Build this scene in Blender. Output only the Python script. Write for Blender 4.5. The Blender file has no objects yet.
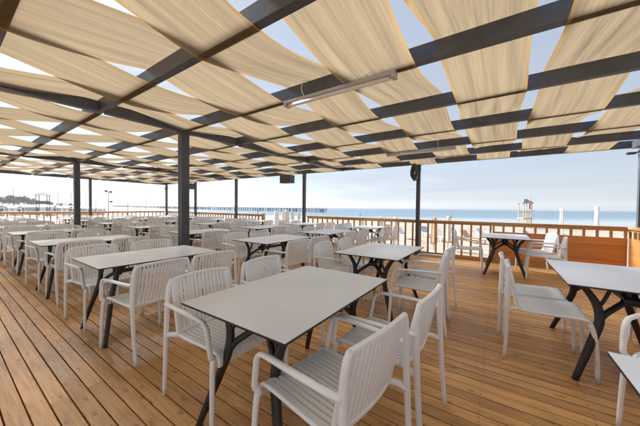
import bpy, bmesh, math, random
from mathutils import Vector, Matrix, noise
random.seed(7)
PI = math.pi
R = math.radians
SC = bpy.context.scene
COL = SC.collection

# ------------------------------------------------------------------ camera
EYE = 1.31
cam = bpy.data.cameras.new('camera'); camo = bpy.data.objects.new('camera', cam); COL.objects.link(camo)
SC.camera = camo
cam.sensor_width = 36; cam.lens = 262.5 / 640 * 36
cam.clip_start = .05; cam.clip_end = 30000
yaw, pit, rol = R(34.2), R(-1.27), R(.64)
fwd = Vector((-math.sin(yaw) * math.cos(pit), math.cos(yaw) * math.cos(pit), math.sin(pit)))
q = fwd.to_track_quat('-Z', 'Y')
camo.rotation_mode = 'QUATERNION'
camo.rotation_quaternion = q @ Matrix.Rotation(rol, 4, 'Z').to_quaternion()
camo.location = (0, 0, EYE)

# ------------------------------------------------------------------ light
SUN_EL, SUN_AZ = R(38), R(-82)           # azimuth measured from +Y towards +X
SC.view_settings.view_transform = 'Standard'; SC.view_settings.look = 'None'
SC.view_settings.gamma = 1; SC.view_settings.exposure = 1.47
w = bpy.data.worlds.new('World'); SC.world = w; w.use_nodes = True
nt = w.node_tree; nt.nodes.clear()
def N(t, tree=None, **kw):
    n = (tree or nt).nodes.new(t)
    for k, v in kw.items():
        setattr(n, k, v)
    return n
out = N('ShaderNodeOutputWorld'); bg = N('ShaderNodeBackground'); sky = N('ShaderNodeTexSky')
sky.sky_type = 'NISHITA'; sky.sun_disc = False; sky.sun_elevation = SUN_EL; sky.sun_rotation = SUN_AZ
sky.air_density = 1.0; sky.dust_density = .8; sky.ozone_density = 2.5
tc = N('ShaderNodeTexCoord'); mp = N('ShaderNodeMapping'); mp.inputs['Scale'].default_value = (1.3, 1.3, 14)
ns = N('ShaderNodeTexNoise'); ns.inputs['Scale'].default_value = 1.7; ns.inputs['Detail'].default_value = 6; ns.inputs['Roughness'].default_value = .5
ns.inputs['Distortion'].default_value = .5
cr = N('ShaderNodeMapRange'); cr.inputs[1].default_value = .36; cr.inputs[2].default_value = .70; cr.inputs[3].default_value = .74; cr.inputs[4].default_value = .985
bw = N('ShaderNodeRGBToBW'); mul = N('ShaderNodeVectorMath', operation='MULTIPLY_ADD'); mul.inputs[1].default_value = (.09, .095, .10); mul.inputs[2].default_value = (2.12, 2.36, 2.72)
mx = N('ShaderNodeMix', data_type='RGBA')
L = nt.links.new
L(tc.outputs['Generated'], mp.inputs[0]); L(mp.outputs[0], ns.inputs['Vector']); L(ns.outputs['Fac'], cr.inputs[0])
L(sky.outputs[0], bw.inputs[0]); L(bw.outputs[0], mul.inputs[0])
L(cr.outputs[0], mx.inputs['Factor']); L(sky.outputs[0], mx.inputs['A']); L(mul.outputs[0], mx.inputs['B'])
L(mx.outputs['Result'], bg.inputs['Color']); bg.inputs['Strength'].default_value = .085
L(bg.outputs[0], out.inputs['Surface'])
sl = bpy.data.lights.new('sun', 'SUN'); sl.energy = 4.7; sl.angle = R(24); sl.color = (1, .995, .985)
so = bpy.data.objects.new('sun', sl); COL.objects.link(so)
sd = Vector((math.sin(SUN_AZ) * math.cos(SUN_EL), math.cos(SUN_AZ) * math.cos(SUN_EL), math.sin(SUN_EL)))
so.rotation_mode = 'QUATERNION'; so.rotation_quaternion = sd.to_track_quat('Z', 'Y')
SC.render.engine = 'CYCLES'
SC.cycles.max_bounces = 10; SC.cycles.diffuse_bounces = 5; SC.cycles.transmission_bounces = 6

# ------------------------------------------------------------------ materials
def mat(name, col, rough=.5, spec=.5, metal=0.):
    m = bpy.data.materials.new(name); m.use_nodes = True
    b = m.node_tree.nodes['Principled BSDF']
    b.inputs['Base Color'].default_value = (*col, 1); b.inputs['Roughness'].default_value = rough
    b.inputs['Specular IOR Level'].default_value = spec; b.inputs['Metallic'].default_value = metal
    return m
def worn(name, col, col2, scale=8, rough=(.35, .6), bump=.15, stretch=(1, 1, 1), spec=.5, detail=5, coord='Object', rnd=0., bscale=6):
    """noise between two colours with varied roughness, fine bump and an optional shift per object"""
    m = mat(name, col, .5, spec); t = m.node_tree; b = t.nodes['Principled BSDF']; l = t.links.new
    c = N('ShaderNodeTexCoord', t); p = N('ShaderNodeMapping', t); p.inputs['Scale'].default_value = stretch
    n = N('ShaderNodeTexNoise', t); n.inputs['Scale'].default_value = scale; n.inputs['Detail'].default_value = detail
    r = N('ShaderNodeValToRGB', t); r.color_ramp.elements[0].position = .32; r.color_ramp.elements[1].position = .68
    r.color_ramp.elements[0].color = (*col, 1); r.color_ramp.elements[1].color = (*col2, 1)
    l(c.outputs[coord], p.inputs[0]); l(p.outputs[0], n.inputs['Vector']); l(n.outputs['Fac'], r.inputs[0])
    src = r.outputs[0]
    if rnd:
        oi = N('ShaderNodeObjectInfo', t); h = N('ShaderNodeHueSaturation', t)
        a = N('ShaderNodeMapRange', t); a.inputs[3].default_value = 1 - rnd; a.inputs[4].default_value = 1 + rnd
        l(oi.outputs['Random'], a.inputs[0]); l(a.outputs[0], h.inputs['Value']); l(src, h.inputs['Color']); src = h.outputs[0]
    l(src, b.inputs['Base Color'])
    mr = N('ShaderNodeMapRange', t); mr.inputs[3].default_value = rough[0]; mr.inputs[4].default_value = rough[1]
    l(n.outputs['Fac'], mr.inputs[0]); l(mr.outputs[0], b.inputs['Roughness'])
    if bump:
        n2 = N('ShaderNodeTexNoise', t); n2.inputs['Scale'].default_value = scale * bscale; n2.inputs['Detail'].default_value = 3
        l(p.outputs[0], n2.inputs['Vector'])
        bp = N('ShaderNodeBump', t); bp.inputs['Strength'].default_value = bump; bp.inputs['Distance'].default_value = .004
        l(n2.outputs['Fac'], bp.inputs['Height']); l(bp.outputs[0], b.inputs['Normal'])
    return m

def wood_deck():
    m = mat('deck_wood', (.3, .15, .06), .4, .33); t = m.node_tree; b = t.nodes['Principled BSDF']; l = t.links.new
    g = N('ShaderNodeNewGeometry', t); oi = N('ShaderNodeObjectInfo', t)
    sh = N('ShaderNodeVectorMath', t, operation='SCALE'); sh.inputs[0].default_value = (17.3, 5.1, 9.7)
    l(oi.outputs['Random'], sh.inputs['Scale'])
    ad = N('ShaderNodeVectorMath', t, operation='ADD'); l(g.outputs['Position'], ad.inputs[0]); l(sh.outputs[0], ad.inputs[1])
    p = N('ShaderNodeMapping', t); p.inputs['Scale'].default_value = (1.2, 26, 8); l(ad.outputs[0], p.inputs[0])
    n = N('ShaderNodeTexNoise', t); n.inputs['Scale'].default_value = 2.2; n.inputs['Detail'].default_value = 7; n.inputs['Distortion'].default_value = 1.1
    l(p.outputs[0], n.inputs['Vector'])
    r = N('ShaderNodeValToRGB', t); e = r.color_ramp.elements
    e[0].position = .24; e[0].color = (.40, .19, .065, 1); e[1].position = .76; e[1].color = (.76, .44, .19, 1)
    mi = e.new(.5); mi.color = (.62, .35, .135, 1)
    l(n.outputs['Fac'], r.inputs[0])
    # knots
    p2 = N('ShaderNodeMapping', t); p2.inputs['Scale'].default_value = (4.2, 10.5, 1); l(ad.outputs[0], p2.inputs[0])
    v = N('ShaderNodeTexVoronoi', t); v.voronoi_dimensions = '2D'; v.inputs['Scale'].default_value = 1; l(p2.outputs[0], v.inputs['Vector'])
    kr = N('ShaderNodeMapRange', t); kr.inputs[1].default_value = .05; kr.inputs[2].default_value = .17; kr.inputs[3].default_value = .6; kr.inputs[4].default_value = 0
    l(v.outputs['Distance'], kr.inputs[0])
    gate = N('ShaderNodeMath', t, operation='GREATER_THAN'); gate.inputs[1].default_value = .62; sx = N('ShaderNodeSeparateColor', t)
    l(v.outputs['Color'], sx.inputs[0]); l(sx.outputs[0], gate.inputs[0])
    km = N('ShaderNodeMath', t, operation='MULTIPLY'); l(kr.outputs[0], km.inputs[0]); l(gate.outputs[0], km.inputs[1])
    m1 = N('ShaderNodeMix', t, data_type='RGBA'); m1.inputs['B'].default_value = (.20, .085, .03, 1)
    l(km.outputs[0], m1.inputs['Factor']); l(r.outputs[0], m1.inputs['A'])
    # broad stains and worn patches across boards
    n3 = N('ShaderNodeTexNoise', t); n3.inputs['Scale'].default_value = .9; n3.inputs['Detail'].default_value = 5; l(g.outputs['Position'], n3.inputs['Vector'])
    s3 = N('ShaderNodeMapRange', t); s3.inputs[1].default_value = .3; s3.inputs[2].default_value = .7; s3.inputs[3].default_value = .78; s3.inputs[4].default_value = 1.2
    l(n3.outputs['Fac'], s3.inputs[0])
    rv = N('ShaderNodeMapRange', t); rv.inputs[3].default_value = .8; rv.inputs[4].default_value = 1.18; l(oi.outputs['Random'], rv.inputs[0])
    mm = N('ShaderNodeMath', t, operation='MULTIPLY'); l(s3.outputs[0], mm.inputs[0]); l(rv.outputs[0], mm.inputs[1])
    n5 = N('ShaderNodeTexNoise', t); n5.inputs['Scale'].default_value = 2.6; n5.inputs['Detail'].default_value = 6; n5.inputs['Roughness'].default_value = .65
    p5 = N('ShaderNodeMapping', t); p5.inputs['Scale'].default_value = (.8, 2.0, 1); l(ad.outputs[0], p5.inputs[0]); l(p5.outputs[0], n5.inputs['Vector'])
    s5 = N('ShaderNodeMapRange', t); s5.inputs[1].default_value = .5; s5.inputs[2].default_value = .75; s5.inputs[3].default_value = 0; s5.inputs[4].default_value = .65; l(n5.outputs['Fac'], s5.inputs[0])
    m5 = N('ShaderNodeMix', t, data_type='RGBA'); m5.inputs['B'].default_value = (.36, .15, .05, 1); l(s5.outputs[0], m5.inputs['Factor']); l(m1.outputs['Result'], m5.inputs['A'])
    h = N('ShaderNodeHueSaturation', t); l(mm.outputs[0], h.inputs['Value']); l(m5.outputs['Result'], h.inputs['Color'])
    l(h.outputs[0], b.inputs['Base Color'])
    ro = N('ShaderNodeMapRange', t); ro.inputs[1].default_value = .3; ro.inputs[2].default_value = .7; ro.inputs[3].default_value = .26; ro.inputs[4].default_value = .52
    l(n3.outputs['Fac'], ro.inputs[0]); l(ro.outputs[0], b.inputs['Roughness'])
    # anti-slip grooves across the grain: fine relief
    wv = N('ShaderNodeTexWave', t); wv.wave_type = 'BANDS'; wv.bands_direction = 'Y'; wv.inputs['Scale'].default_value = 42; wv.inputs['Distortion'].default_value = .3
    l(g.outputs['Position'], wv.inputs['Vector'])
    mixh = N('ShaderNodeMath', t, operation='MULTIPLY_ADD'); mixh.inputs[1].default_value = .35; l(wv.outputs['Fac'], mixh.inputs[0]); l(n.outputs['Fac'], mixh.inputs[2])
    bp = N('ShaderNodeBump', t); bp.inputs['Strength'].default_value = .45; bp.inputs['Distance'].default_value = .003
    l(mixh.outputs[0], bp.inputs['Height']); l(bp.outputs[0], b.inputs['Normal'])
    return m

def fabric(name, col, col2, trans=.6):
    m = bpy.data.materials.new(name); m.use_nodes = True; t = m.node_tree; t.nodes.clear(); l = t.links.new
    o = N('ShaderNodeOutputMaterial', t); d = N('ShaderNodeBsdfDiffuse', t); tr = N('ShaderNodeBsdfTranslucent', t); mxs = N('ShaderNodeMixShader', t)
    uv = N('ShaderNodeUVMap', t); p = N('ShaderNodeMapping', t); p.inputs['Scale'].default_value = (12, .7, 1); l(uv.outputs[0], p.inputs[0])
    n = N('ShaderNodeTexNoise', t); n.inputs['Scale'].default_value = 1; n.inputs['Detail'].default_value = 4; n.inputs['Roughness'].default_value = .5; l(p.outputs[0], n.inputs['Vector'])
    r = N('ShaderNodeValToRGB', t); r.color_ramp.elements[0].position = .25; r.color_ramp.elements[1].position = .75
    r.color_ramp.elements[0].color = (*col, 1); r.color_ramp.elements[1].color = (*col2, 1); l(n.outputs['Fac'], r.inputs[0])
    # woven threads
    def wave(sc, ax):
        q_ = N('ShaderNodeTexWave', t); q_.bands_direction = ax; q_.inputs['Scale'].default_value = sc; q_.inputs['Distortion'].default_value = 1.5; q_.inputs['Detail'].default_value = 2
        l(uv.outputs[0], q_.inputs['Vector']); return q_
    w1, w2 = wave(30, 'X'), wave(30, 'Y')
    mu = N('ShaderNodeMath', t, operation='MULTIPLY'); l(w1.outputs['Fac'], mu.inputs[0]); l(w2.outputs['Fac'], mu.inputs[1])
    a = N('ShaderNodeMapRange', t); a.inputs[3].default_value = .89; a.inputs[4].default_value = 1.10; l(mu.outputs[0], a.inputs[0])
    h = N('ShaderNodeHueSaturation', t); l(a.outputs[0], h.inputs['Value']); l(r.outputs[0], h.inputs['Color'])
    l(h.outputs[0], d.inputs['Color']); l(h.outputs[0], tr.inputs['Color'])
    p3 = N('ShaderNodeMapping', t); p3.inputs['Scale'].default_value = (6, .3, 1); l(uv.outputs[0], p3.inputs[0])
    n2 = N('ShaderNodeTexNoise', t); n2.inputs['Scale'].default_value = 1.6; n2.inputs['Detail'].default_value = 4; l(p3.outputs[0], n2.inputs['Vector'])
    bp = N('ShaderNodeBump', t); bp.inputs['Strength'].default_value = .5; bp.inputs['Distance'].default_value = .035
    l(n2.outputs['Fac'], bp.inputs['Height']); l(bp.outputs[0], d.inputs['Normal']); l(bp.outputs[0], tr.inputs['Normal'])
    mxs.inputs[0].default_value = trans
    l(d.outputs[0], mxs.inputs[1]); l(tr.outputs[0], mxs.inputs[2]); l(mxs.outputs[0], o.inputs['Surface'])
    return m

M = {}
M['deck'] = wood_deck()
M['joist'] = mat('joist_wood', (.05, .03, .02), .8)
M['rail'] = worn('rail_wood', (.42, .215, .075), (.60, .35, .145), 3, (.3, .5), .25, (1, 1, 1), rnd=.15)
M['railx'] = worn('rail_wood_long', (.42, .215, .075), (.60, .35, .145), 5, (.3, .5), .25, (.25, 3, 3), rnd=.12)
M['panel'] = worn('panel_wood', (.50, .205, .062), (.66, .31, .10), 2.2, (.25, .42), .15, (.35, 1, 2.6), rnd=.08)
M['steel'] = worn('grey_painted_steel', (.050, .056, .074), (.080, .088, .110), 5, (.35, .6), .1, rnd=.05)
M['fabric'] = fabric('shade_fabric', (.265, .20, .126), (.355, .275, .175), .60)
M['hem'] = fabric('shade_hem', (.46, .29, .12), (.56, .38, .18), .40)
M['plastic'] = worn('off_white_plastic', (.82, .86, .90), (.88, .915, .95), 9, (.28, .52), .06, rnd=.04)
M['top'] = worn('pale_grey_laminate', (.66, .71, .80), (.72, .765, .85), 2.3, (.24, .48), .05, rnd=.04)
M['edge'] = mat('black_edge', (.02, .02, .022), .4)
M['black'] = worn('black_table_leg', (.013, .013, .015), (.028, .028, .03), 12, (.35, .55), .1)
M['lamp'] = mat('lamp_housing', (.40, .40, .44), .4)
M['diff'] = mat('lamp_cover', (.72, .68, .66), .3)
M['dark'] = worn('dark_housing', (.05, .05, .055), (.08, .08, .09), 20, (.4, .6), .1)
M['cable'] = mat('black_cable', (.07, .07, .07), .5)
M['white'] = worn('white_paint', (.70, .70, .69), (.80, .80, .79), 3, (.5, .7), .1)
M['canvas'] = worn('cream_canvas', (.62, .56, .47), (.74, .68, .58), 6, (.8, .95), .4, (1, 1, .3))
M['tan'] = worn('tan_cloth', (.50, .32, .18), (.62, .42, .26), 5, (.8, .9), .3)
M['blue'] = worn('blue_cloth', (.34, .40, .52), (.46, .51, .62), 4, (.7, .9), .2)
M['red'] = mat('red_cloth', (.6, .03, .02), .6)
M['yellow'] = mat('yellow_cloth', (.65, .38, .06), .6)
M['leaf'] = worn('leaves', (.08, .11, .065), (.16, .20, .12), 1.2, (.6, .8), 0, rnd=.25)
M['bark'] = worn('bark', (.12, .09, .06), (.2, .16, .12), 5, (.8, .9), .4)
M['pier'] = worn('pier_wood', (.13, .15, .18), (.19, .21, .24), 1, (.7, .9), 0)
M['roofing'] = worn('grey_roof', (.09, .095, .10), (.25, .26, .27), 2, (.7, .9), .2)
M['hill'] = worn('hill_green', (.10, .13, .09), (.17, .19, .13), .03, (.8, .9), 0)

# ------------------------------------------------------------------ mesh helpers
def obj(name, bm, m, parent=None, loc=None, smooth=False, **props):
    me = bpy.data.meshes.new(name)
    if isinstance(bm, bpy.types.Mesh): me = bm
    else:
        bm.to_mesh(me); bm.free()
        if smooth: me.shade_smooth()
        for mm in (m if isinstance(m, (list, tuple)) else [m]): me.materials.append(mm)
    o = bpy.data.objects.new(name, me); COL.objects.link(o)
    if parent: o.parent = parent
    if loc: o.location = loc
    for k, v in props.items(): o[k] = v
    return o
def empty(name, loc=(0, 0, 0), rz=0, **props):
    o = bpy.data.objects.new(name, None); COL.objects.link(o); o.location = loc; o.rotation_euler = (0, 0, rz)
    o.empty_display_size = .2
    for k, v in props.items(): o[k] = v
    return o
def thing(name, label, cat, loc=(0, 0, 0), rz=0, group=None):
    o = empty(name, loc, rz, label=label, category=cat)
    if group: o['group'] = group
    return o
def tag(o, label, cat, group=None):
    o['label'] = label; o['category'] = cat
    if group: o['group'] = group
    return o
def box(bm, a, b, bev=0, rot=None, mi=0):
    c = [(a[i] + b[i]) / 2 for i in range(3)]; s = [abs(b[i] - a[i]) for i in range(3)]
    mt = Matrix.Translation(c)
    if rot: mt = mt @ rot
    g = bmesh.ops.create_cube(bm, size=1, matrix=mt @ Matrix.Diagonal((*s, 1)))
    fs = list({f for v in g['verts'] for f in v.link_faces})
    for f in fs: f.material_index = mi
    if bev:
        es = list({e for v in g['verts'] for e in v.link_edges})
        bmesh.ops.bevel(bm, geom=es, offset=bev, segments=2, profile=.7, affect='EDGES', clamp_overlap=True)
    return bm
def B(a, b, bev=0, rot=None): return box(bmesh.new(), a, b, bev, rot)
def spline(pts, n=5):
    P = [Vector(p) for p in pts]; P = [2 * P[0] - P[1]] + P + [2 * P[-1] - P[-2]]; o = []
    for i in range(1, len(P) - 2):
        for k in range(n):
            t = k / n; a, b, c, d = P[i - 1:i + 3]
            o.append(.5 * ((2 * b) + (c - a) * t + (2 * a - 5 * b + 4 * c - d) * t * t + (3 * b - a - 3 * c + d) * t ** 3))
    o.append(P[-2]); return o
def tube(bm, pts, rx, ry=None, seg=8, ref=(1, 0, 0), radii=None, cap=True):
    """elliptical tube: rx along ref, ry across"""
    ry = ry or rx; P = [Vector(p) for p in pts]; rings = []; ref = Vector(ref)
    for i, p in enumerate(P):
        t = (P[min(i + 1, len(P) - 1)] - P[max(i - 1, 0)]).normalized()
        u = (ref - t * ref.dot(t))
        if u.length < 1e-3: u = t.orthogonal()
        u.normalize(); v = t.cross(u); s = radii[i] if radii else 1
        rings.append([bm.verts.new(p + u * (math.cos(a) * rx * s) + v * (math.sin(a) * ry * s)) for a in [2 * PI * k / seg for k in range(seg)]])
    for a, b in zip(rings, rings[1:]):
        for k in range(seg): bm.faces.new((a[k], a[(k + 1) % seg], b[(k + 1) % seg], b[k]))
    if cap: bm.faces.new(rings[0][::-1]); bm.faces.new(rings[-1])
    return bm
def ribbon(bm, pts, w, t, wdir=(1, 0, 0)):
    """rectangular bar swept along pts"""
    P = [Vector(p) for p in pts]; wd = Vector(wdir); rings = []
    for i, p in enumerate(P):
        d = (P[min(i + 1, len(P) - 1)] - P[max(i - 1, 0)]).normalized(); n = d.cross(wd).normalized()
        rings.append([bm.verts.new(p + wd * (sx * w / 2) + n * (sn * t / 2)) for sx, sn in ((-1, -1), (1, -1), (1, 1), (-1, 1))])
    for a, b in zip(rings, rings[1:]):
        for k in range(4): bm.faces.new((a[k], a[(k + 1) % 4], b[(k + 1) % 4], b[k]))
    bm.faces.new(rings[0][::-1]); bm.faces.new(rings[-1]); return bm
def cyl(bm, a, b, r, r2=None, seg=12): return tube(bm, [a, b], r, r, seg, radii=[1, (r2 if r2 is not None else r) / r])
def copy_tree(o, loc=None, rz=None, label=None, parent=None):
    c = o.copy(); COL.objects.link(c)
    if parent: c.parent = parent; c.matrix_parent_inverse = o.matrix_parent_inverse
    if loc is not None: c.location = loc
    if rz is not None: c.rotation_euler = (0, 0, rz)
    if label: c['label'] = label
    for ch in KIDS.get(o.name, []) : copy_tree(ch, parent=c)
    return c
KIDS = {}
def remember(o):
    KIDS[o.name] = list(o.children)
    for c in o.children: remember(c)

# ------------------------------------------------------------------ ground, sea, hills
ground = -1.25
def ground_z(d): return ground if d < 45 else max(-2.9, ground - (d - 45) / 60 * 1.0)
bm = bmesh.new()
ds = [-60, 0, 12, 25, 45, 60, 80, 95, 105, 115, 140]; ls = [-1500, -700, -400, -260, -180, -130, -95, -70, -50, -30, -15, 0, 15, 30, 60, 110, 300, 900, 2500]
fl = Vector((-math.sin(yaw), math.cos(yaw), 0)); rl = Vector((math.cos(yaw), math.sin(yaw), 0))
grid = []
for l_ in ls:
    row = []
    for d in ds:
        push = max(0, -l_ - 75) * (1.6 if d > 25 else 0) - (1.0 * max(0, min(l_, 55)) * max(0, d - 25) / 80) + (random.uniform(-2, 2) if 80 < d < 130 else 0)
        p = fl * (d + push) + rl * l_; zz = ground_z(d) + (random.uniform(-.06, .06) if d > 20 else 0)
        row.append(bm.verts.new((p.x, p.y, zz)))
    grid.append(row)
for a, b in zip(grid, grid[1:]):
    for k in range(len(ds) - 1): bm.faces.new((a[k], b[k], b[k + 1], a[k + 1]))
sand = obj('sand', bm, worn('sand', (.24, .19, .15), (.37, .31, .255), .6, (.85, .95), .5, bscale=9), smooth=True, kind='structure')
# sea
m = mat('sea_water', (.10, .22, .30), .3, .3); t = m.node_tree; b_ = t.nodes['Principled BSDF']; l = t.links.new
g = N('ShaderNodeNewGeometry', t); n1 = N('ShaderNodeTexNoise', t); n1.inputs['Scale'].default_value = .45; n1.inputs['Detail'].default_value = 6
pm = N('ShaderNodeMapping', t); pm.inputs['Rotation'].default_value = (0, 0, -yaw); pm.inputs['Scale'].default_value = (.35, 1, 1)
l(g.outputs['Position'], pm.inputs[0]); l(pm.outputs[0], n1.inputs['Vector'])
bp = N('ShaderNodeBump', t); bp.inputs['Strength'].default_value = .7; bp.inputs['Distance'].default_value = .6; l(n1.outputs['Fac'], bp.inputs['Height']); l(bp.outputs[0], b_.inputs['Normal'])
# shallow water near the shore is paler: distance from the beach line
dt = N('ShaderNodeVectorMath', t, operation='DOT_PRODUCT'); dt.inputs[1].default_value = fl; l(g.outputs['Position'], dt.inputs[0])
n2 = N('ShaderNodeTexNoise', t); n2.inputs['Scale'].default_value = .02; n2.inputs['Detail'].default_value = 4; l(pm.outputs[0], n2.inputs['Vector'])
ma = N('ShaderNodeMath', t, operation='MULTIPLY_ADD'); ma.inputs[1].default_value = 60; l(n2.outputs['Fac'], ma.inputs[0]); l(dt.outputs['Value'], ma.inputs[2])
mr = N('ShaderNodeValToRGB', t); mr.color_ramp.elements[0].position = 0; mr.color_ramp.elements[0].color = (.26, .31, .33, 1)
mr.color_ramp.elements[1].position = 1; mr.color_ramp.elements[1].color = (.05, .11, .17, 1)
e = mr.color_ramp.elements.new(.12); e.color = (.11, .17, .21, 1); e = mr.color_ramp.elements.new(.4); e.color = (.07, .14, .19, 1)
mm = N('ShaderNodeMapRange', t); mm.inputs[1].default_value = 105; mm.inputs[2].default_value = 420; l(ma.outputs[0], mm.inputs[0]); l(mm.outputs[0], mr.inputs[0]); l(mr.outputs[0], b_.inputs['Base Color'])
bm = bmesh.new(); S = 12000
vs = [bm.verts.new((x, y, -2.2)) for x, y in ((-S, -S), (S, -S), (S, S), (-S, S))]; bm.faces.new(vs)
obj('sea', bm, m, kind='structure')
# distant low hills on the left of the bay
def polar(px, D):
    """ground point seen at photo column px (0..640) at depth D from where the photo was taken"""
    return fl * D + rl * ((px - 320) / 262.5 * D)
bm = bmesh.new(); prev = None
for i in range(40):
    px = -160 + i * 8; D = 640 + 6 * i
    h_ = 15 * (max(0, 1 - max(0, px) / 150)) + 5 * noise.noise(Vector((i * .35, 0, 0))) * max(.2, 1 - max(0, px) / 130) + 1
    a = polar(px, D); rowv = [bm.verts.new((a.x, a.y, -3)), ]
    a2 = polar(px, D + 30); rowv.append(bm.verts.new((a2.x, a2.y, max(-1, h_ - 1)))); a3 = polar(px, D + 160); rowv.append(bm.verts.new((a3.x, a3.y, max(-2, h_))))
    a4 = polar(px, D + 320); rowv.append(bm.verts.new((a4.x, a4.y, -3)))
    if prev:
        for k in range(3): bm.faces.new((prev[k], rowv[k], rowv[k + 1], prev[k + 1]))
    prev = rowv
obj('hills', bm, M['hill'], smooth=True, kind='structure')

# ------------------------------------------------------------------ deck
DX0, DX1, DY0, DY1 = -16.3, 2.3, -.35, 7.785
deck = empty('deck', (0, 0, 0), kind='structure')
PITCH = .0955; rows = int((DY1 - DY0) / PITCH)
bm = bmesh.new()
for y in range(-4, 9): box(bm, (DX0, y * 1.0 - .03, -.16), (DX1, y * 1.0 + .03, -.0275))
for x in range(32): box(bm, (DX0 + x * .6, -4.3, -.162), (DX0 + x * .6 + .05, DY1 - .03, -.0285))
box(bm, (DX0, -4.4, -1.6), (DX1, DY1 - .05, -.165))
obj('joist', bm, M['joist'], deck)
shared = {}; total = 0
for r_ in range(rows):
    y0 = DY0 + r_ * PITCH; nseg = 3 if r_ % 2 or r_ > 60 else 4
    cuts = [DX0 + .001] + sorted([DX0 + (DX1 - DX0) * (k + random.uniform(-.2, .2)) / nseg for k in range(1, nseg)]) + [DX1]
    cuts = [round(c / .3) * .3 if 0 < i < len(cuts) - 1 else c for i, c in enumerate(cuts)]
    for a, b in zip(cuts, cuts[1:]):
        Ln = round(b - a - .004, 2); key = Ln
        if key not in shared:
            shared[key] = None
            o = obj('board', B((0, 0, -.026), (Ln, PITCH - .0075, 0), .003), M['deck'], deck, (a + .002, y0, 0)); shared[key] = o.data
        else: o = obj('board', shared[key], None, deck, (a + .002, y0, 0))
        o.location.z = random.uniform(-.0012, .0012); total += 1
bm = bmesh.new(); y = DY0 - PITCH
while y > -4.2:
    box(bm, (DX0, y, -.026), (DX1, y + PITCH - .0075, 0)); y -= PITCH
obj('board_run', bm, M['deck'], deck, kind='stuff')
obj('fascia_board', B((DX0 - .03, DY1 - .02, -.3), (DX1 + .03, DY1 + .01, -.005)), M['railx'], deck)
bm = bmesh.new()
for r_ in range(int(5.2 / PITCH)):
    for k in range(9, 31):
        for dy in (.022, .066):
            x_ = DX0 + k * .6 + .025 + random.uniform(-.004, .004); y_ = DY0 + r_ * PITCH + dy + random.uniform(-.003, .003)
            vs = [bm.verts.new((x_ + math.cos(a * PI / 3) * .0042, y_ + math.sin(a * PI / 3) * .0042, .0022)) for a in range(6)]; bm.faces.new(vs)
obj('screw_heads', bm, mat('screw', (.10, .08, .06), .5, .5, .6), deck, kind='stuff')

# ------------------------------------------------------------------ pergola
PX = [-15.95, -12.95, -9.7, -5.87, -1.86, 2.14]; EY = 7.6
BZ0, BZ1 = 2.52, 2.66; BEAMY = [7.6, 6.70, 5.64, 4.53, 3.40, 2.31, 1.24, .27, -.85, -1.95]
perg = thing('pergola', 'dark grey steel pergola over the terrace with tan cloth strips woven through its beams', 'pergola')
def steel_post(x, y, s=.1, top=BZ0 - .001):
    bm = bmesh.new(); box(bm, (-s / 2, -s / 2, .012), (s / 2, s / 2, top), .006)
    o = obj('post', bm, M['steel'], perg, (x, y, 0))
    bm = bmesh.new(); box(bm, (-s * .95, -s * .95, .001), (s * .95, s * .95, .0115), .002)
    for sx in (-1, 1):
        for sy in (-1, 1): cyl(bm, (sx * s * .75, sy * s * .75, .0115), (sx * s * .75, sy * s * .75, .024), .008, seg=6)
    obj('base_plate', bm, M['steel'], o)
    bm = bmesh.new()
    for sx in (-1, 1):
        box(bm, (sx * (s / 2 + .001), -.045, top - .17), (sx * (s / 2 + .007), .045, top - .002), .001)
        for zz in (-.13, -.05): cyl(bm, (sx * (s / 2 + .007), 0, top + zz), (sx * (s / 2 + .018), 0, top + zz), .010, seg=6)
    obj('bracket', bm, M['steel'], o, kind='stuff')
    return o
for x in PX: steel_post(x + (.14 if x > 2 else 0), EY + (.09 if x > 2 else 0), .095)
for x in (-15.95,): 
    for y in (4.16, .6, -1.95): steel_post(x, y, .095)
for x in (-4.28, -10.0, 2.14):
    for y in (2.31, -1.95) : steel_post(x, y, .125)
beam_x = (-16.0, 2.19)
for i, y in enumerate(BEAMY):
    obj('beam', B((beam_x[0], y - .035, BZ0), (beam_x[1], y + .035, BZ1), .004), M['steel'], perg)
for x in (-16.0, -10.0, -4.28, 2.14):
    for y0, y1 in zip(BEAMY[1:], BEAMY):   # short cross members butted between the beams
        if y1 - .036 > y0 + .036:
            obj('cross_beam', B((x - .05, y0 + .036, BZ0 - .02), (x + .05, y1 - .036, BZ1 - .03), .004), M['steel'], perg)
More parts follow.
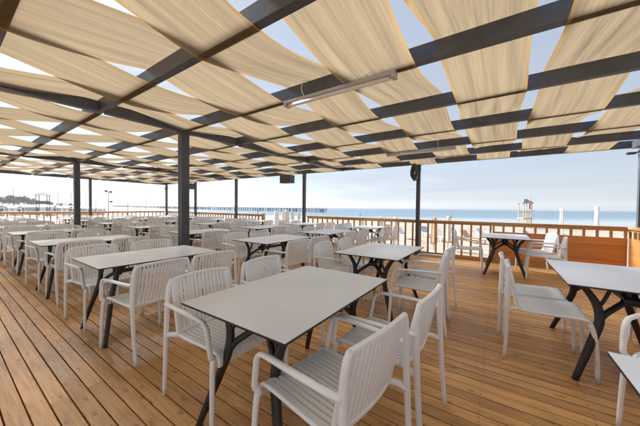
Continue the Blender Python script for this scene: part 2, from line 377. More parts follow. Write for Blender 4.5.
# woven cloth
def strip(xc, parity, idx):
    rnd = random.Random(idx * 13 + 5)
    zs = []; ys = sorted(BEAMY)
    nU = 22; NY = 9
    base_w = (.35 if xc > -2.2 else .388) + rnd.uniform(-.02, .02); ph = rnd.uniform(0, 9)
    drift = [rnd.uniform(-.03, .03) for _ in ys]; wd = [rnd.uniform(-.015, .03) for _ in ys]
    sags = [rnd.uniform(.0, .03) for _ in ys]; tilt = [rnd.uniform(-.03, .03) for _ in ys]
    bm = bmesh.new(); uvl = bm.loops.layers.uv.new('UVMap'); rows_ = []
    def z_at(k):
        over = ((len(ys) - 1 - k) % 2) == parity
        return (BZ1 + .006) if over else (BZ0 - .006)
    for k in range(len(ys) - 1):
        for s in range(NY + (1 if k == len(ys) - 2 else 0)):
            f = s / NY; sm = f * f * (3 - 2 * f); y = ys[k] + (ys[k + 1] - ys[k]) * f
            # stay flat across the beam itself
            g0 = .04; ff = min(1, max(0, (f - g0) / (1 - 2 * g0))); lin = ff
            z = z_at(k) + (z_at(k + 1) - z_at(k)) * (lin * .75 + sm * .25)
            bell = math.sin(PI * f)
            z -= sags[k] * bell
            x0 = xc + drift[k] + (drift[k + 1] - drift[k]) * sm; w_ = base_w + wd[k] + (wd[k + 1] - wd[k]) * sm - .008 * bell
            row = []
            for u in range(nU + 1):
                c = u / nU * 2 - 1
                if u == 1: c = -1 + .022 / w_
                if u == nU - 1: c = 1 - .022 / w_
                fold = .013 * bell * noise.noise(Vector((c * 3.1 + idx * 7.7, y * .45, ph))) + .006 * bell * noise.noise(Vector((c * 9 + idx * 3.3, y * .8, ph)))
                edge = -.007 * bell * abs(c) ** 3 * (1 + math.sin(ph + k * 2.1))
                tl = tilt[k] * c * bell
                row.append((bm.verts.new((x0 + c * w_, y, z + fold + edge + tl)), (c * w_ + .4, y)))
            rows_.append(row)
    for a, b in zip(rows_, rows_[1:]):
        for u in range(nU):
            q4 = (a[u], a[u + 1], b[u + 1], b[u]); f_ = bm.faces.new([v[0] for v in q4]); f_.smooth = True
            f_.material_index = 1 if u in (0, nU - 1) else 0
            for lo, v in zip(f_.loops, q4): lo[uvl].uv = v[1]
    return obj('shade_strip', bm, [M['fabric'], M['hem']], perg)
i = 0; x = -.12 + .79 * 2
ST = []
while x > -15.9: ST.append(x); x -= .79
for k, x in enumerate(ST):
    # strip at x=-.12 passes over the beam at y 2.31 (index 5 from the sea)
    par = (5 + (k - 2)) % 2
    strip(x, par, k)

# light fittings, speakers, cables hanging from the pergola
def tube_light(xa, xb, y, label):
    t_ = thing('tube_light', label, 'ceiling light', ((xa + xb) / 2, y, 2.5), 0, 'tube lights under the pergola beams')
    h_ = (xb - xa) / 2
    obj('housing', B((-h_, -.04, -.035), (h_, .04, -.002), .006), M['lamp'], t_)
    bm = bmesh.new(); tube(bm, [(-h_ + .03, 0, -.045), (h_ - .03, 0, -.045)], .028, .022, 10); obj('diffuser', bm, M['diff'], t_, smooth=True)
    for s in (-1, 1): obj('end_cap', B((s * h_ - .02, -.042, -.06), (s * h_ + .02, .042, -.001), .006), M['lamp'], t_)
    for s in (-.55, .6):
        bm = bmesh.new()
        tube(bm, spline([(s * h_, -.045, -.01), (s * h_ - .03, -.05, .06), (s * h_ - .01, -.048, .15), (s * h_, .02, .175), (s * h_ + .02, .05, .1), (s * h_, .045, -.01)]), .004, seg=5)
        obj('tie', bm, M['diff'], t_)
tube_light(-2.01, -.78, 2.27, 'unlit pale tube light tied below the pergola beam nearest the main table')
tube_light(-2.03, -.72, 5.60, 'unlit pinkish tube light farther off, under a beam left of the cable coil post')
t_ = thing('speaker', 'dark square speaker box hanging from the eave left of the middle post', 'speaker', (-6.63, 7.52, 2.5))
bm = bmesh.new(); box(bm, (-.25, -.14, -.30), (.25, .14, -.005), .012); obj('cabinet', bm, M['dark'], t_)
obj('grille', B((-.22, -.148, -.27), (.22, -.141, -.03), .002), M['cable'], t_)
obj('bracket', B((-.05, -.02, -.0048), (.05, .02, .018)), M['steel'], t_)
t_ = thing('speaker', 'small rounded speaker clamped to the second far-left sea-side post', 'speaker', (-12.98, 7.46, 2.3))
bm = bmesh.new(); box(bm, (-.17, -.14, -.15), (.09, .08, .16), .05); obj('cabinet', bm, M['dark'], t_, smooth=False)
bm = bmesh.new(); cyl(bm, (-.05, -.142, .02), (-.05, -.150, .02), .07); obj('cone', bm, M['cable'], t_)
t_ = thing('security_camera', 'small security camera on the corner post of the pergola at far left', 'camera', (-15.7, 7.5, 2.3))
bm = bmesh.new(); cyl(bm, (-.16, .03, .03), (.0, 0, 0), .02, seg=6); obj('bracket', bm, M['dark'], t_)
bm = bmesh.new(); cyl(bm, (0, .02, 0), (.12, -.12, -.03), .06); obj('camera_body', bm, M['dark'], t_)
bm = bmesh.new()
rr = random.Random(3)
for k in range(22):
    pts = []; rk = rr.uniform(.02, .1)
    for a in range(13):
        an = a / 12 * 2 * PI; pts.append((math.cos(an) * (rk + rr.uniform(-.012, .012)) + rr.uniform(-.005, .005), -.04 - k * .006 + rr.uniform(-.01, .01), -.12 + math.sin(an) * (.12 + rk + rr.uniform(-.02, .02))))
    tube(bm, spline(pts, 2), .011, seg=5)
tube(bm, spline([(.03, 0, .0), (.06, -.02, .1), (.02, .02, .17)]), .007, seg=5)
o = obj('cable_coil', bm, M['cable'], None, (-1.93, 7.52, 2.42)); tag(o, 'coil of dark cable hanging high on the middle sea-side post', 'cable')
bm = bmesh.new(); tube(bm, spline([(-.02, -.09, -.02), (.05, -.1, -.18), (.09, -.1, -.3), (.05, -.095, -.1)]), .012, seg=5); obj('grey_cable', bm, M['lamp'], o)
bm = bmesh.new(); cyl(bm, (.06, 0, .02), (-.0, -.01, 0), .015, seg=6); box(bm, (-.12, -.04, -.03), (-.0, .03, .015), .01)
o = obj('hook_fitting', bm, M['dark'], None, (2.15, 7.57, 2.42)); tag(o, 'small dark fitting on the right corner post just under the eave', 'fitting')

# ------------------------------------------------------------------ railings
RY = 7.73; rj0 = random.Random(9)
def rail(name, label, p0, p1, solid=False, endpost=False):
    """a railing from p0 to p1 (both 2D); local x runs along it"""
    a = Vector((*p0, 0)); b = Vector((*p1, 0)); Ln = (b - a).length; an = math.atan2(b.y - a.y, b.x - a.x)
    t_ = thing(name, label, 'railing', a, an)
    obj('handrail', B((0, -.06, .945), (Ln, .06, .99), .006), M['railx'], t_)
    obj('top_rail', B((0, -.02, .895), (Ln, .02, .9445), .003), M['railx'], t_)
    n = max(2, int(Ln / .203))
    mesh = None
    for k in range(n + 1):
        x = .03 + (Ln - .06) * k / n
        zb = .762 if solid else .10
        if mesh is None:
            o = obj('baluster', B((-.022, -.018, zb), (.022, .018, .8945), .003), M['rail'], t_, (x, 0, 0)); mesh = o.data
        else: o = obj('baluster', mesh, None, t_, (x, 0, 0))
    if solid:
        np_ = max(1, round(Ln / 1.2))
        for k in range(np_):
            for j in range(4):
                dz = .6405 / 4; jo = rj0.uniform(-.0015, .0015)
                obj('board', B((Ln * k / np_ + .002, -.016 + jo, .12 + dz * j + .0012), (Ln * (k + 1) / np_ - .002, .016 + jo, .12 + dz * (j + 1) - .0012), .003), M['panel'], t_)
            obj('backing', B((Ln * k / np_ + .004, .0185, .125), (Ln * (k + 1) / np_ - .004, .024, .755)), M['railx'], t_)
        obj('skirting', B((0, -.03, .002), (Ln, .03, .1195), .003), M['railx'], t_)
    else:
        obj('bottom_rail', B((0, -.025, .004), (Ln, .025, .0995), .003), M['railx'], t_)
    if endpost:
        obj('end_post', B((Ln + .001, -.05, .002), (Ln + .1, .05, 1.02), .006), M['rail'], t_)
        obj('end_post', B((Ln + .001, -.05, .002), (Ln + .1, .05, 1.02), .006), M['rail'], t_).location.x = -Ln - .101
    return t_
rail('wooden_railing', 'open orange wooden railing with spaced balusters between the middle posts, facing the sea', (-5.8, RY), (-.12, RY))
rail('panelled_railing', 'solid orange wooden panel railing with a slotted top at the right sea-side end', (-.118, RY), (2.13, RY), True)
rail('panelled_railing', 'solid wooden panel railing turning toward the viewer at the right edge', (2.17, 7.79), (2.17, -3.5), True)
rail('wooden_railing', 'open wooden railing, far left part of the sea side, ending at the gap', (-16.1, RY), (-8.15, RY), endpost=True)
rail('wooden_railing', 'open wooden railing along the far left end of the terrace', (-16.2, -3.5), (-16.2, 7.6))

# ------------------------------------------------------------------ table
TW, TL, TH = .8, 1.2, .75
def build_table():
    t_ = thing('dining_table', '', 'table')
    bm = bmesh.new(); box(bm, (-TW / 2 + .0015, -TL / 2 + .0015, TH - .0035), (TW / 2 - .0015, TL / 2 - .0015, TH), .001); obj('tabletop', bm, M['top'], t_)
    bm = bmesh.new(); box(bm, (-TW / 2, -TL / 2, TH - .0135), (TW / 2, TL / 2, TH - .0036), .0012); obj('edge_band', bm, M['edge'], t_)
    for sy in (-1, 1):
        for sx in (-1, 1):
            bm = bmesh.new()
            P = spline([(sx * .335, sy * .535, 0), (sx * .275, sy * .495, .18), (sx * .215, sy * .455, .36), (sx * .188, sy * .43, .47), (sx * .205, sy * .41, .58), (sx * .255, sy * .41, .67), (sx * .31, sy * .42, .735)], 4)
            n = len(P); tube(bm, P, .026, .020, 8, radii=[.8 + .35 * math.sin(PI * min(1, k / n * 1.15)) for k in range(n)])
            P = spline([(sx * .195, sy * .432, .455), (sx * .15, sy * .405, .515), (sx * .09, sy * .37, .565), (sx * .036, sy * .33, .61), (sx * .03, sy * .28, .66), (sx * .05, sy * .22, .735)], 4)
            n = len(P); tube(bm, P, .021, .017, 8)
            P = spline([(sx * .20, sy * .42, .55), (sx * .16, sy * .405, .62), (sx * .12, sy * .40, .735)], 3); tube(bm, P, .013, .012, 6)
            obj('leg', bm, M['black'], t_, smooth=True)
        bm = bmesh.new(); box(bm, (-.34, sy * .41 - .035, TH - .03), (.34, sy * .41 + .035, TH - .0138), .004)
        obj('mounting_plate', bm, M['black'], t_)
        bm = bmesh.new(); cyl(bm, (-.045, sy * .325, .615), (.045, sy * .325, .615), .034, seg=10); obj('joint', bm, M['black'], t_)
    bm = bmesh.new(); box(bm, (-.022, -.325, .598), (.022, .325, .634), .006); obj('crossbar', bm, M['black'], t_)
    return t_
table0 = build_table(); remember(table0)

# ------------------------------------------------------------------ chairs
def build_chair(arms=True):
    t_ = thing('armchair' if arms else 'side_chair', '', 'chair')
    W = .215; mt = M['plastic']
    seat_path = spline([(0, .262, .385), (0, .258, .425), (0, .232, .452), (0, .15, .455), (0, .0, .447), (0, -.12, .444), (0, -.19, .447)], 3)
    back_path = lambda x: spline([(0, -.190, .455), (0, -.205, .52), (0, -.226, .62), (0, -.247, .72), (0, -.266, .80 + .012 * (1 - (x / W) ** 2))], 3)
    off = lambda x: .022 * ((x / W) ** 2 - 1)
    bm = bmesh.new()
    for s in (-1, 1): tube(bm, [Vector((s * W, p.y, p.z)) for p in seat_path], .014, .013, 6)
    if arms:
        n = 14
        for k in range(n):
            x = -W + (k + .75) * 2 * W / (n + .5); ribbon(bm, [Vector((x, p.y, p.z)) for p in seat_path], .0185, .011)
        for yy, zz in ((-.185, .440), (.0, .436), (.2, .440)): box(bm, (-W, yy - .012, zz - .006), (W, yy + .012, zz + .002))
    else: ribbon(bm, seat_path, 2 * W, .014)
    obj('seat', bm, mt, t_, smooth=False)
    bm = bmesh.new()
    if arms:
        n = 14
        for k in range(n):
            x = -W + (k + .75) * 2 * W / (n + .5); ribbon(bm, [Vector((x, p.y + off(x), p.z)) for p in back_path(x)], .0175, .010)
        for zk in (0, -1):
            P = [Vector((x, back_path(x)[zk].y + off(x), back_path(x)[zk].z)) for x in [-W + 2 * W * j / 8 for j in range(9)]]
            tube(bm, P, .013, .013, 6, ref=(0, 0, 1))
    else:
        rowsP = []
        for j in range(9):
            x = -W + 2 * W * j / 8; rowsP.append([Vector((x, p.y + off(x), p.z)) for p in back_path(x)])
        for s in (-1, 1):
            vv = [[bm.verts.new(p + Vector((0, s * .006, 0))) for p in r] for r in rowsP]
            for a, b in zip(vv, vv[1:]):
                for k in range(len(a) - 1):
                    f_ = (a[k], b[k], b[k + 1], a[k + 1]); bm.faces.new(f_ if s < 0 else f_[::-1])
        P = [r[-1] for r in rowsP]; tube(bm, P, .012, .012, 6, ref=(0, 0, 1))
        P = [r[0] for r in rowsP]; tube(bm, P, .010, .010, 6, ref=(0, 0, 1))
    for s in (-1, 1): tube(bm, [Vector((s * W, p.y + 0, p.z)) for p in back_path(W)], .015, .014, 6)
    obj('backrest', bm, mt, t_, smooth=False)
    for s in (-1, 1):
        bm = bmesh.new()   # front leg
        if arms: P = spline([(s * .265, .262, 0), (s * .26, .256, .2), (s * .252, .248, .38), (s * .243, .24, .435)], 3)
        else: P = spline([(s * .225, .30, 0), (s * .223, .29, .2), (s * .22, .272, .36), (s * .212, .245, .43)], 3)
        tube(bm, P, .0145, .0165, 8, radii=[.85 + .35 * k / len(P) for k in range(len(P))]); obj('leg', bm, mt, t_, smooth=True)
        bm = bmesh.new()   # rear leg runs up to the top corner of the back
        wr = .252 if arms else .222
        P = spline([(s * wr, -.312 if arms else -.285, 0), (s * (wr + .003), -.288 if arms else -.275, .2), (s * (wr + .004), -.272, .44), (s * (wr + .0), -.264, .64), (s * (wr - .012), -.266, .76), (s * (W + .004), -.269, .806)], 3)
        tube(bm, P, .0145, .0155, 8, radii=[.85 + .3 * math.sin(PI * k / len(P)) for k in range(len(P))])
        tube(bm, spline([(s * wr, -.272, .43), (s * (wr - .01), -.225, .445), (s * W, -.17, .446)], 3), .014, .017, 8)
        obj('leg', bm, mt, t_, smooth=True)
        if arms:
            bm = bmesh.new()
            P = spline([(s * .243, .235, .435), (s * .262, .248, .455), (s * .268, .236, .52), (s * .27, .222, .60), (s * .272, .19, .638), (s * .274, .14, .648), (s * .274, -.05, .652), (s * .268, -.2, .652), (s * .256, -.264, .65)], 3)
            tube(bm, P, .0165, .0125, 8); obj('armrest', bm, mt, t_, smooth=True)
    return t_
arm0 = build_chair(True); remember(arm0)
side0 = build_chair(False); remember(side0)
used = set()
def put(proto, loc, rz, label, group):
    if proto.name not in used:
        used.add(proto.name); o = proto; o.location = loc; o.rotation_euler = (0, 0, rz); o['label'] = label
    else: o = copy_tree(proto, loc, rz, label)
    o['group'] = group; return o
rj = random.Random(21)
CG = 'white armchairs around the terrace tables'; TG = 'pale rectangular tables on the terrace'
def chair(x, y, face, label, jit=1., proto=None, dr=0):
    """face: direction the sitter looks, degrees from +X"""
    return put(proto or arm0, (x + rj.uniform(-.03, .03) * jit, y + rj.uniform(-.02, .02) * jit, 0), R(face - 90 + dr + rj.uniform(-7, 7) * jit), label, CG)
ORD = ['first', 'second', 'third', 'fourth', 'fifth', 'sixth', 'seventh', 'eighth']
ROW = {'A': 'near row', 'B': 'second row', 'C': 'third row', 'D': 'sea-side row'}
tables = []
for r_, y0, xs in (('A', .80, [-1.51, -3.68, -5.86, -8.03, -10.2, -12.4, -14.5]), ('B', 2.79, [-1.68, -3.66, -5.82, -8.0, -10.25, -12.4, -14.6]),
                   ('C', 4.55, [-3.68, -5.75, -7.95, -10.1, -12.3, -14.5]), ('D', 6.42, [-3.55, -5.72, -8.0, -10.2, -12.3, -14.4])):
    for i, x0 in enumerate(xs): tables.append((r_, i, x0, y0))
def where(r_, i, n):
    if i == 0: return 'rightmost table, %s' % ROW[r_]
    return '%s table from right, %s' % (ORD[i], ROW[r_])
for r_, i, x0, y0 in tables:
    wh = where(r_, i, 0)
    lab = 'pale rectangular table with black legs, ' + wh
    if (r_, i) == ('A', 0): lab = 'largest pale grey rectangular table in the foreground with black branching legs'
    if (r_, i) == ('B', 0): lab = 'pale table with black legs behind the foreground table, right of centre'
    put(table0, (x0 + TW / 2, y0 + TL / 2, 0), 0, lab, TG)
    far = 'foreground table' if (r_, i) == ('A', 0) else wh
    if (r_, i) == ('A', 0):
        chair(-1.57, 1.13, 0, 'white armchair on the left side of the foreground table, slatted back whole in view', 0)
        chair(-1.60, 1.78, 0, 'white armchair left of the foreground table, partly hidden behind its top', 0, dr=2)
        chair(-.655, 1.07, 180, 'nearest white armchair, bottom centre, its back turned to the viewer', 0, dr=-8)
        chair(-.59, 1.67, 180, 'second white armchair on the right side of the foreground table', 0, dr=-3)
        continue
    for k, (dx, fc, sd_) in enumerate(((-.10, 0, 'left'), (TW + .11, 180, 'right'))):
        for j, dy in enumerate((.32, .92)):
            chair(x0 + dx, y0 + dy, fc, 'white armchair, %s on %s side of %s' % (('nearer', 'farther')[j], sd_, wh))
# right-hand group
put(table0, (.85, 3.30, 0), 0, 'pale table with thick black legs at the right edge, armless chairs beside it', TG)
put(table0, (.77, .90, 0), 0, 'pale table corner cut off at the bottom right of the picture', TG)
put(table0, (.12, 6.73, 0), 0, 'small-looking pale table in front of the orange wooden panel railing', TG)
chair(.355, 3.05, 0, 'armless cream chair seen from the side, nearer one left of the right-hand table', 0, side0)
chair(.31, 3.55, 0, 'armless cream chair, farther one left of the right-hand table', 0, side0)
chair(1.42, 3.1, 180, 'armless cream chair, nearer one beyond the right-hand table', 0, side0)
chair(1.42, 3.7, 180, 'armless cream chair, farther one beyond the right-hand table', 0, side0)
chair(1.0, 2.37, 233, 'white armchair turned askew behind the bottom-right table corner', 0)
chair(-.53, 6.60, 4, 'white armchair left of the table by the orange panel, in front of the balusters', 0)
chair(.74, 6.40, 180, 'white armchair right of the table by the orange panel, nearer of two', 0, dr=-6)
chair(.66, 7.02, 180, 'white armchair right of the table by the orange panel, against the panel', 0, dr=14)
for o in (side0, arm0, table0): pass

# ------------------------------------------------------------------ beach things
def gz(p): return ground_z(p.dot(fl))
def at(px, D): p = polar(px, D); return Vector((p.x, p.y, ground_z(D)))
# lifeguard tower
p = at(525, 36); t_ = thing('lifeguard_tower', 'wooden lifeguard tower with hipped roof and red float on the beach', 'lifeguard tower', p, yaw)
t_.scale = (.56, .56, 1)
H0 = -p.z
for sx in (-1, 1):
    for sy in (-1, 1): obj('post', B((sx * .95 - .07, sy * .8 - .07, 0), (sx * .95 + .07, sy * .8 + .07, H0 + 2.15), .01), M['tan'], t_)
obj('platform', B((-1.15, -1, H0 + .05), (1.15, 1, H0 + .17), .01), M['tan'], t_)
bm = bmesh.new()
for s in (-1, 1): box(bm, (-.88, s * .8 - .03, H0 + .95), (.88, s * .8 + .03, H0 + 1.03))
obj('handrail', bm, M['tan'], t_)
for k in range(6): obj('slat', B((-.76 + k * .3 - .04, -.82, H0 + .172), (-.76 + k * .3 + .04, -.78, H0 + .949)), M['tan'], t_)
bm = bmesh.new(); vs = [bm.verts.new(v) for v in ((-1.4, -1.2, H0 + 2.16), (1.4, -1.2, H0 + 2.16), (1.4, 1.2, H0 + 2.16), (-1.4, 1.2, H0 + 2.16))]; vt = [bm.verts.new(v) for v in ((-.3, 0, H0 + 2.75), (.3, 0, H0 + 2.75))]
bm.faces.new(vs[::-1]); bm.faces.new((vs[0], vs[1], vt[1], vt[0])); bm.faces.new((vs[1], vs[2], vt[1])); bm.faces.new((vs[2], vs[3], vt[0], vt[1])); bm.faces.new((vs[3], vs[0], vt[0]))
obj('roof', bm, M['roofing'], t_)
bm = bmesh.new(); tube(bm, [(.42, -.9, H0 + 1.35), (.42, -.9, H0 + 2.1)], .17, .07, 8); obj('rescue_float', bm, M['red'], t_)
bm = bmesh.new(); cyl(bm, (.62, -.9, H0 + 1.9), (.62, -.9, H0 + 3.1), .03, seg=6); obj('flagpole', bm, M['red'], t_)
bm = bmesh.new()
for s in (-1, 1): cyl(bm, (s * .25, -1.6, 0), (s * .25, -.95, H0 + .1), .04, seg=6)
for k in range(5): cyl(bm, (-.25, -1.6 + .12 * k + .06, .2 + .24 * k), (.25, -1.6 + .12 * k + .06, .2 + .24 * k), .025, seg=6)
obj('ladder', bm, M['tan'], t_)

def parasol(px, D, top, wdt, label, m_='canvas', square=False):
    p = at(px, D); t_ = thing('closed_parasol', label, 'parasol', p, rj.uniform(0, 1), 'closed parasols on the beach')
    h_ = top - p.z
    bm = bmesh.new(); cyl(bm, (0, 0, 0), (0, 0, h_ + .03), .03, seg=8); obj('pole', bm, M['tan'], t_)
    bm = bmesh.new(); n = 12; prof = [(.25, .50), (.32, .62), (.5, .58), (.75, .50), (.92, .45), (.985, .40), (1, .16)] if not square else [(.06, .46), (.1, .5), (.5, .5), (.93, .46), (.94, .56), (.985, .56), (1, .3)]
    rings = []
    for f, r0 in prof:
        rings.append([bm.verts.new((math.cos(a * 2 * PI / n) * r0 * wdt * (1 + (.14 if a % 2 else -.1)), math.sin(a * 2 * PI / n) * r0 * wdt * (1 + (.14 if a % 2 else -.1)), f * h_)) for a in range(n)])
    for a, b in zip(rings, rings[1:]):
        for k in range(n): bm.faces.new((a[k], a[(k + 1) % n], b[(k + 1) % n], b[k]))
    bm.faces.new(rings[-1]); bm.faces.new(rings[0][::-1]); obj('canopy', bm, M[m_], t_)
    bm = bmesh.new(); cyl(bm, (0, 0, 0), (0, 0, .09), .26, .22, 14); obj('base', bm, M['white'], t_)
parasol(562, 16, 1.36, .17, 'white wrapped column-like parasol on the beach right of the lifeguard tower', 'white', True)
parasol(597, 15, 1.55, .19, 'taller white wrapped column-like parasol on the beach, rightmost', 'white', True)
for px, D, tp, wd_, wh in ((276.5, 40, .62, .62, 'leftmost of the cluster seen through the railing gap'), (286, 38, .82, .8, 'tallest of the cluster seen through the railing gap'), (292.5, 43, .5, .5, 'slim one right of the tallest in the railing gap'), (299, 45, .35, .45, 'low one just left of the middle post'),
                           (434.5, 15, .80, .30, 'peach coloured one just right of the cable coil post'), (448.5, 16, .85, .28, 'slim one behind the balusters left of the far chair'), (396, 17, .72, .3, 'behind the balusters left of the cable coil post'), (381, 19, .66, .34, 'behind the balusters over the second pale table'), (362, 20, .62, .3, 'behind the balusters right of the middle post')):
    parasol(px, D, tp, wd_, 'closed cream beach parasol, ' + wh, 'canvas' if px != 434.5 else 'tan')
def lounger(px, D, rz, label, mm_='white'):
    p = at(px, D); t_ = thing('sun_lounger', label, 'sun lounger', p, rz, 'sun loungers on the sand')
    bm = bmesh.new(); box(bm, (-.32, -.95, .26), (.32, .4, .32), .01); obj('bed', bm, M[mm_], t_)
    bm = bmesh.new(); box(bm, (-.32, 0, -.03), (.32, .75, .03), .01); o = obj('backrest', bm, M[mm_], t_, (0, .40, .30)); o.rotation_euler = (R(48), 0, 0)
    for sx in (-1, 1):
        for yy in (-.85, .3): obj('leg', B((sx * .27 - .025, yy - .025, 0), (sx * .27 + .025, yy + .025, .2595)), M[mm_], t_)
for k, (px, D, mm_) in enumerate(((334, 24, 'white'), (348, 27, 'blue'), (371, 23, 'white'), (389, 26, 'tan'), (407, 22, 'white'), (428, 24, 'blue'), (441, 21, 'white'), (458, 23, 'white'), (473, 20, 'tan'), (488, 22, 'white'), (505, 19, 'white'), (538, 20, 'blue'), (577, 18, 'white'))):
    lounger(px, D, yaw + .3 + rj.uniform(-.4, .4), '%s sun lounger on the sand beyond the railing, %s from the left' % ({'white': 'white', 'blue': 'pale blue', 'tan': 'tan'}[mm_], ('first second third fourth fifth sixth seventh eighth ninth tenth eleventh twelfth thirteenth'.split())[k]), mm_)
# people far off near the waterline (tiny in the photograph)
def person(px, D, cloth, label):
    p = at(px, D); p.z = max(p.z, -2.2); t_ = thing('person', label, 'person', p, rj.uniform(0, 6))
    vsx = [(0, 0, .92), (0, 0, 1.15), (0, 0, 1.42), (0, 0, 1.52), (0, 0, 1.66), (.11, 0, .86), (.13, .08, .47), (.13, .02, .05), (-.11, 0, .86), (-.13, -.12, .47), (-.13, -.2, .06), (.2, 0, 1.4), (.26, -.05, 1.12), (.25, .08, .88), (-.2, 0, 1.4), (-.27, .02, 1.12), (-.25, .1, .88)]
    ed = [(0, 1), (1, 2), (2, 3), (3, 4), (0, 5), (5, 6), (6, 7), (0, 8), (8, 9), (9, 10), (2, 11), (11, 12), (12, 13), (2, 14), (14, 15), (15, 16)]
    rad = [.14, .13, .15, .06, .11, .09, .065, .05, .09, .065, .05, .06, .045, .035, .06, .045, .035]
    me = bpy.data.meshes.new('body'); me.from_pydata(vsx, ed, []); o = bpy.data.objects.new('body', me); COL.objects.link(o); o.parent = t_
    s = o.modifiers.new('s', 'SKIN'); 
    for v, r0 in zip(me.skin_vertices[0].data, rad): v.radius = (r0, r0 * .8)
    me.skin_vertices[0].data[0].use_root = True
    o.modifiers.new('ss', 'SUBSURF').levels = 1; me.materials.append(M[cloth])
person(360, 62, 'blue', 'tiny distant person in blue clothes by the water, right of middle')
person(451, 70, 'roofing', 'tiny distant person by the water, right of the cable coil post')
# pier
def pier():
    a = polar(326, 180); b = polar(112, 400); a.z = b.z = 0
    an = math.atan2(b.y - a.y, b.x - a.x); Ln = (b - a).length
    t_ = thing('pier', 'long dark timber pier on many legs running out over the sea', 'pier', a, an)
    obj('walkway', B((0, -1.5, -.05), (Ln, 1.5, .32), 0), M['pier'], t_)
    me = None
    n = int(Ln / 3.0)
    for k in range(n):
        x = .5 + k * 3.0 + (rj.uniform(-.5, .5))
        bm = bmesh.new() if me is None else None
        if bm:
            box(bm, (-.22, -.2, -3.4), (.22, .2, -.0505))
            o = obj('pile', bm, M['pier'], t_, (x, -1.2, 0)); me = o.data
        else: o = obj('pile', me, None, t_, (x, -1.2, 0))
        o2 = obj('pile', me, None, t_, (x, 1.2, 0))
        if rj.random() < .35: o.scale.x = 2.6; o2.scale.x = 2.6
    bm = bmesh.new()
    for k in range(int(Ln / 4)): box(bm, (k * 4, -1.45, .3205), (k * 4 + .12, -1.35, 1.1))
    box(bm, (0, -1.44, 1.1005), (Ln, -1.36, 1.2)); obj('railing', bm, M['pier'], t_)
pier()
# left: pavilion, trees, huts, masts
p = at(43, 58); H0 = -p.z; t_ = thing('lifeguard_tower', 'dark roofed open tower on thin posts at the far left, above the railing', 'lifeguard tower', p, yaw + .55)
for sx in (-1, 1):
    for sy in (-1, 1): obj('post', B((sx * .85 - .06, sy * .85 - .06, 0), (sx * .85 + .06, sy * .85 + .06, H0 + 3.3)), M['roofing'], t_)
obj('platform', B((-1, -1, H0 + 1.3), (1, 1, H0 + 1.45)), M['roofing'], t_)
bm = bmesh.new()
for s in (-1, 1): box(bm, (-.79, s * .85 - .02, H0 + 1.451), (.79, s * .85 + .02, H0 + 2.05))
obj('handrail', bm, M['roofing'], t_)
bm = bmesh.new(); vs = [bm.verts.new(v) for v in ((-1.5, -1.5, H0 + 3.3), (1.5, -1.5, H0 + 3.3), (1.5, 1.5, H0 + 3.3), (-1.5, 1.5, H0 + 3.3))]; v5 = bm.verts.new((0, 0, H0 + 4.0)); bm.faces.new(vs[::-1])
for k in range(4): bm.faces.new((vs[k], vs[(k + 1) % 4], v5))
obj('roof', bm, M['roofing'], t_)
def tree(px, D, h_, label):
    p = at(px, D); p.z = -1.8; t_ = thing('tree', label, 'tree', p, 0, 'trees along the shore at far left')
    rr = random.Random(int(px * 10) + 5)
    bm = bmesh.new(); P = spline([(0, 0, 0), (.1, .1, h_ * .3), (-.15, .1, h_ * .6)], 3); tube(bm, P, .24, .24, 7, radii=[1 - .5 * k / len(P) for k in range(len(P))])
    for k in range(5):
        a = rr.uniform(0, 6.3); tube(bm, [(0, .1, h_ * (.3 + .06 * k)), (math.cos(a) * h_ * .2, math.sin(a) * h_ * .2, h_ * (.55 + .06 * k))], .09, .09, 5, radii=[1, .5])
    obj('trunk', bm, M['bark'], t_)
    bm = bmesh.new()
    cl = [(rr.gauss(0, .2) * h_, rr.gauss(0, .2) * h_, h_ * rr.uniform(.5, .88), h_ * rr.uniform(.09, .2)) for _ in range(13)]
    for cx, cy, cz, cr_ in cl:
        for _ in range(110):
            d = Vector((rr.gauss(0, 1), rr.gauss(0, 1), rr.gauss(0, .8))).normalized() * cr_ * rr.uniform(.5, 1.08); c = Vector((cx, cy, cz)) + d
            s = rr.uniform(.12, .3) * h_ / 7; u = Vector((rr.gauss(0, 1), rr.gauss(0, 1), rr.gauss(0, 1))).normalized(); v = u.orthogonal().normalized()
            bm.faces.new([bm.verts.new(c + u * s), bm.verts.new(c + v * s * .6), bm.verts.new(c - u * s), bm.verts.new(c - v * s * .6)])
    obj('crown', bm, M['leaf'], t_)
TL_ = [(-6, 170, 6.5), (3, 175, 6.8), (9, 160, 7.6), (14, 170, 5.6), (19, 180, 6.2), (24, 165, 7.2), (28, 172, 6.4), (34, 180, 5.4), (51, 190, 3.8), (60, 200, 3.2), (70, 210, 3.0)]
for k, (px, D, h_) in enumerate(TL_):
    tree(px, D, h_ + 1.2, 'distant green tree on the far left shore, ' + ['cut by the left edge', 'first whole crown from the left edge', 'tallest crown left of the roofed tower', 'low crown beside the tallest', 'fourth whole crown from the left', 'rounded tall crown left of the roofed tower', 'just left of the roofed tower', 'immediately beside the roofed tower', 'small one right of the roofed tower', 'tiny one farther right of the roofed tower', 'tiny one behind the thick left post'][k])
rh = random.Random(4)
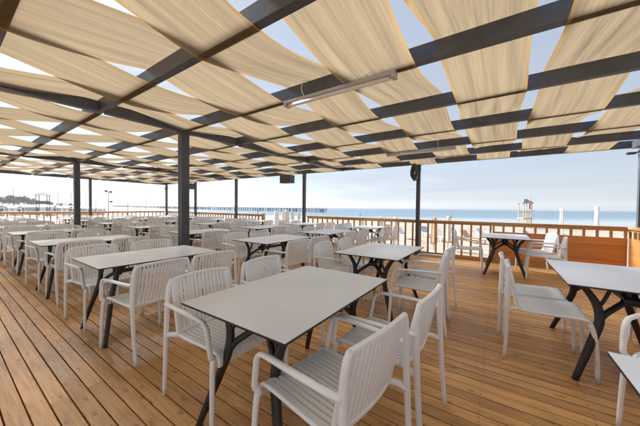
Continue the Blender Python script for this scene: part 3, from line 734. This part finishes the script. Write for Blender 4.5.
for k in range(13):
    px = -2 + k * 8.6 + rh.uniform(-1.5, 1.5); D = 62 + rh.uniform(-4, 8) + k * 1.2; p = at(px, D)
    blue = k % 3 == 1; hh = rh.uniform(1.9, 2.3); ww = rh.uniform(.75, 1.05)
    t_ = thing('beach_hut', '%s beach hut beyond the left railing, %s' % ('pale blue' if blue else 'white', ['cut by the left edge', 'second from the left edge', 'third from the left edge', 'fourth from the left edge', 'just left of the roofed tower', 'under the roofed tower', 'just right of the roofed tower', 'second right of the roofed tower', 'left of the thick interior post', 'behind the thick interior post', 'between the two left posts', 'right of the thin left post', 'nearest the tall floodlight mast'][k]), 'beach hut', p, math.radians(50) + rh.uniform(-.2, .2), 'beach huts at far left')
    obj('wall', B((-ww, -.8, 0), (ww, .8, hh)), M['blue' if blue else 'white'], t_)
    obj('door', B((-.35, -.83, .05), (.35, -.801, hh - .3)), M['pier' if k % 2 else 'blue'], t_)
    obj('window', B((ww + .001, -.4, .8), (ww + .02, .4, hh - .4)), M['pier'], t_)
    bm = bmesh.new(); z = hh + .001; vs = [bm.verts.new(v) for v in ((-ww - .15, -.95, z), (ww + .15, -.95, z), (ww + .15, .95, z), (-ww - .15, .95, z), (-ww - .15, 0, z + .4), (ww + .15, 0, z + .4))]
    bm.faces.new((vs[0], vs[1], vs[5], vs[4])); bm.faces.new((vs[2], vs[3], vs[4], vs[5])); bm.faces.new((vs[0], vs[4], vs[3])); bm.faces.new((vs[1], vs[2], vs[5])); bm.faces.new((vs[0], vs[3], vs[2], vs[1]))
    obj('roof', bm, M['white' if k % 2 else 'lamp'], t_)
def mast(px, D, top, label, lamps=0):
    p = at(px, D); t_ = thing('floodlight_mast' if lamps else 'flagpole', label, 'mast' if lamps else 'pole', p, yaw + .4)
    bm = bmesh.new(); cyl(bm, (0, 0, 0), (0, 0, top - p.z), .09 if lamps else .07, .05, 8); obj('pole', bm, M['steel'], t_)
    if lamps:
        zt = top - p.z; bm = bmesh.new(); box(bm, (-.6, -.04, zt - .3), (.6, .04, zt - .2)); box(bm, (-.2, -.04, zt - 3.2), (.8, .04, zt - 3.1)); obj('crossarm', bm, M['steel'], t_)
        for x, z in ((-.55, zt), (.55, zt - .25), (.6, zt - 3.0)): obj('floodlight', B((x - .32, -.2, z - .18), (x + .32, .1, z + .38), .04, Matrix.Rotation(.4, 4, 'X')), M['dark'], t_)
mast(108.5, 75, 5.2, 'tall mast with clustered floodlights beyond the far left railing', 1)
for px, D, tp, lb in ((13.5, 90, 6.6, 'thin pole above the far left trees'), (58, 85, 5.0, 'thin pole between the roofed tower and the thick left post'), (71, 90, 5.4, 'thin pole touching the thick left post'), (66, 100, 3.4, 'short thin pole left of the thick left post'), (96, 95, 3.8, 'thin short pole left of the floodlight mast'), (128, 60, 1.9, 'short dark pole on the beach right of the floodlight mast'), (146, 110, 4.6, 'thin pole left of the corner post'), (258, 45, .9, 'slim stake on the sand in the railing gap')):
    mast(px, D, tp, lb)
# red and yellow bag on a seat behind the centre tables
t_ = thing('beach_bag', 'small red and yellow patterned bag behind the centre table, right of middle', 'bag', (-2.20, 3.98, .0), .4)
bm = bmesh.new(); box(bm, (-.11, -.06, .46), (.11, .06, .60), .02); obj('body', bm, M['red'], t_)
for k in range(2): obj('stripe', B((-.06 + k * .09, -.0645, .475), (-.03 + k * .09, -.0605, .59)), M['yellow'], t_)
bm = bmesh.new(); tube(bm, spline([(-.07, 0, .59), (-.05, 0, .67), (.05, 0, .67), (.07, 0, .59)]), .007, seg=5); obj('handle', bm, M['cable'], t_)
# ------------------------------------------------------------------ haze
bm = bmesh.new(); box(bm, (-1600, -1600, -4.5), (1600, 1600, 26))
hz = obj('haze', bm, bpy.data.materials.new('haze'), kind='stuff')
hm = hz.data.materials[0]; hm.use_nodes = True; t = hm.node_tree; t.nodes.clear(); o_ = N('ShaderNodeOutputMaterial', t); pv = N('ShaderNodeVolumePrincipled', t)
pv.inputs['Color'].default_value = (.93, .95, 1, 1); pv.inputs['Density'].default_value = .00035; pv.inputs['Anisotropy'].default_value = .3
t.links.new(pv.outputs[0], o_.inputs['Volume'])
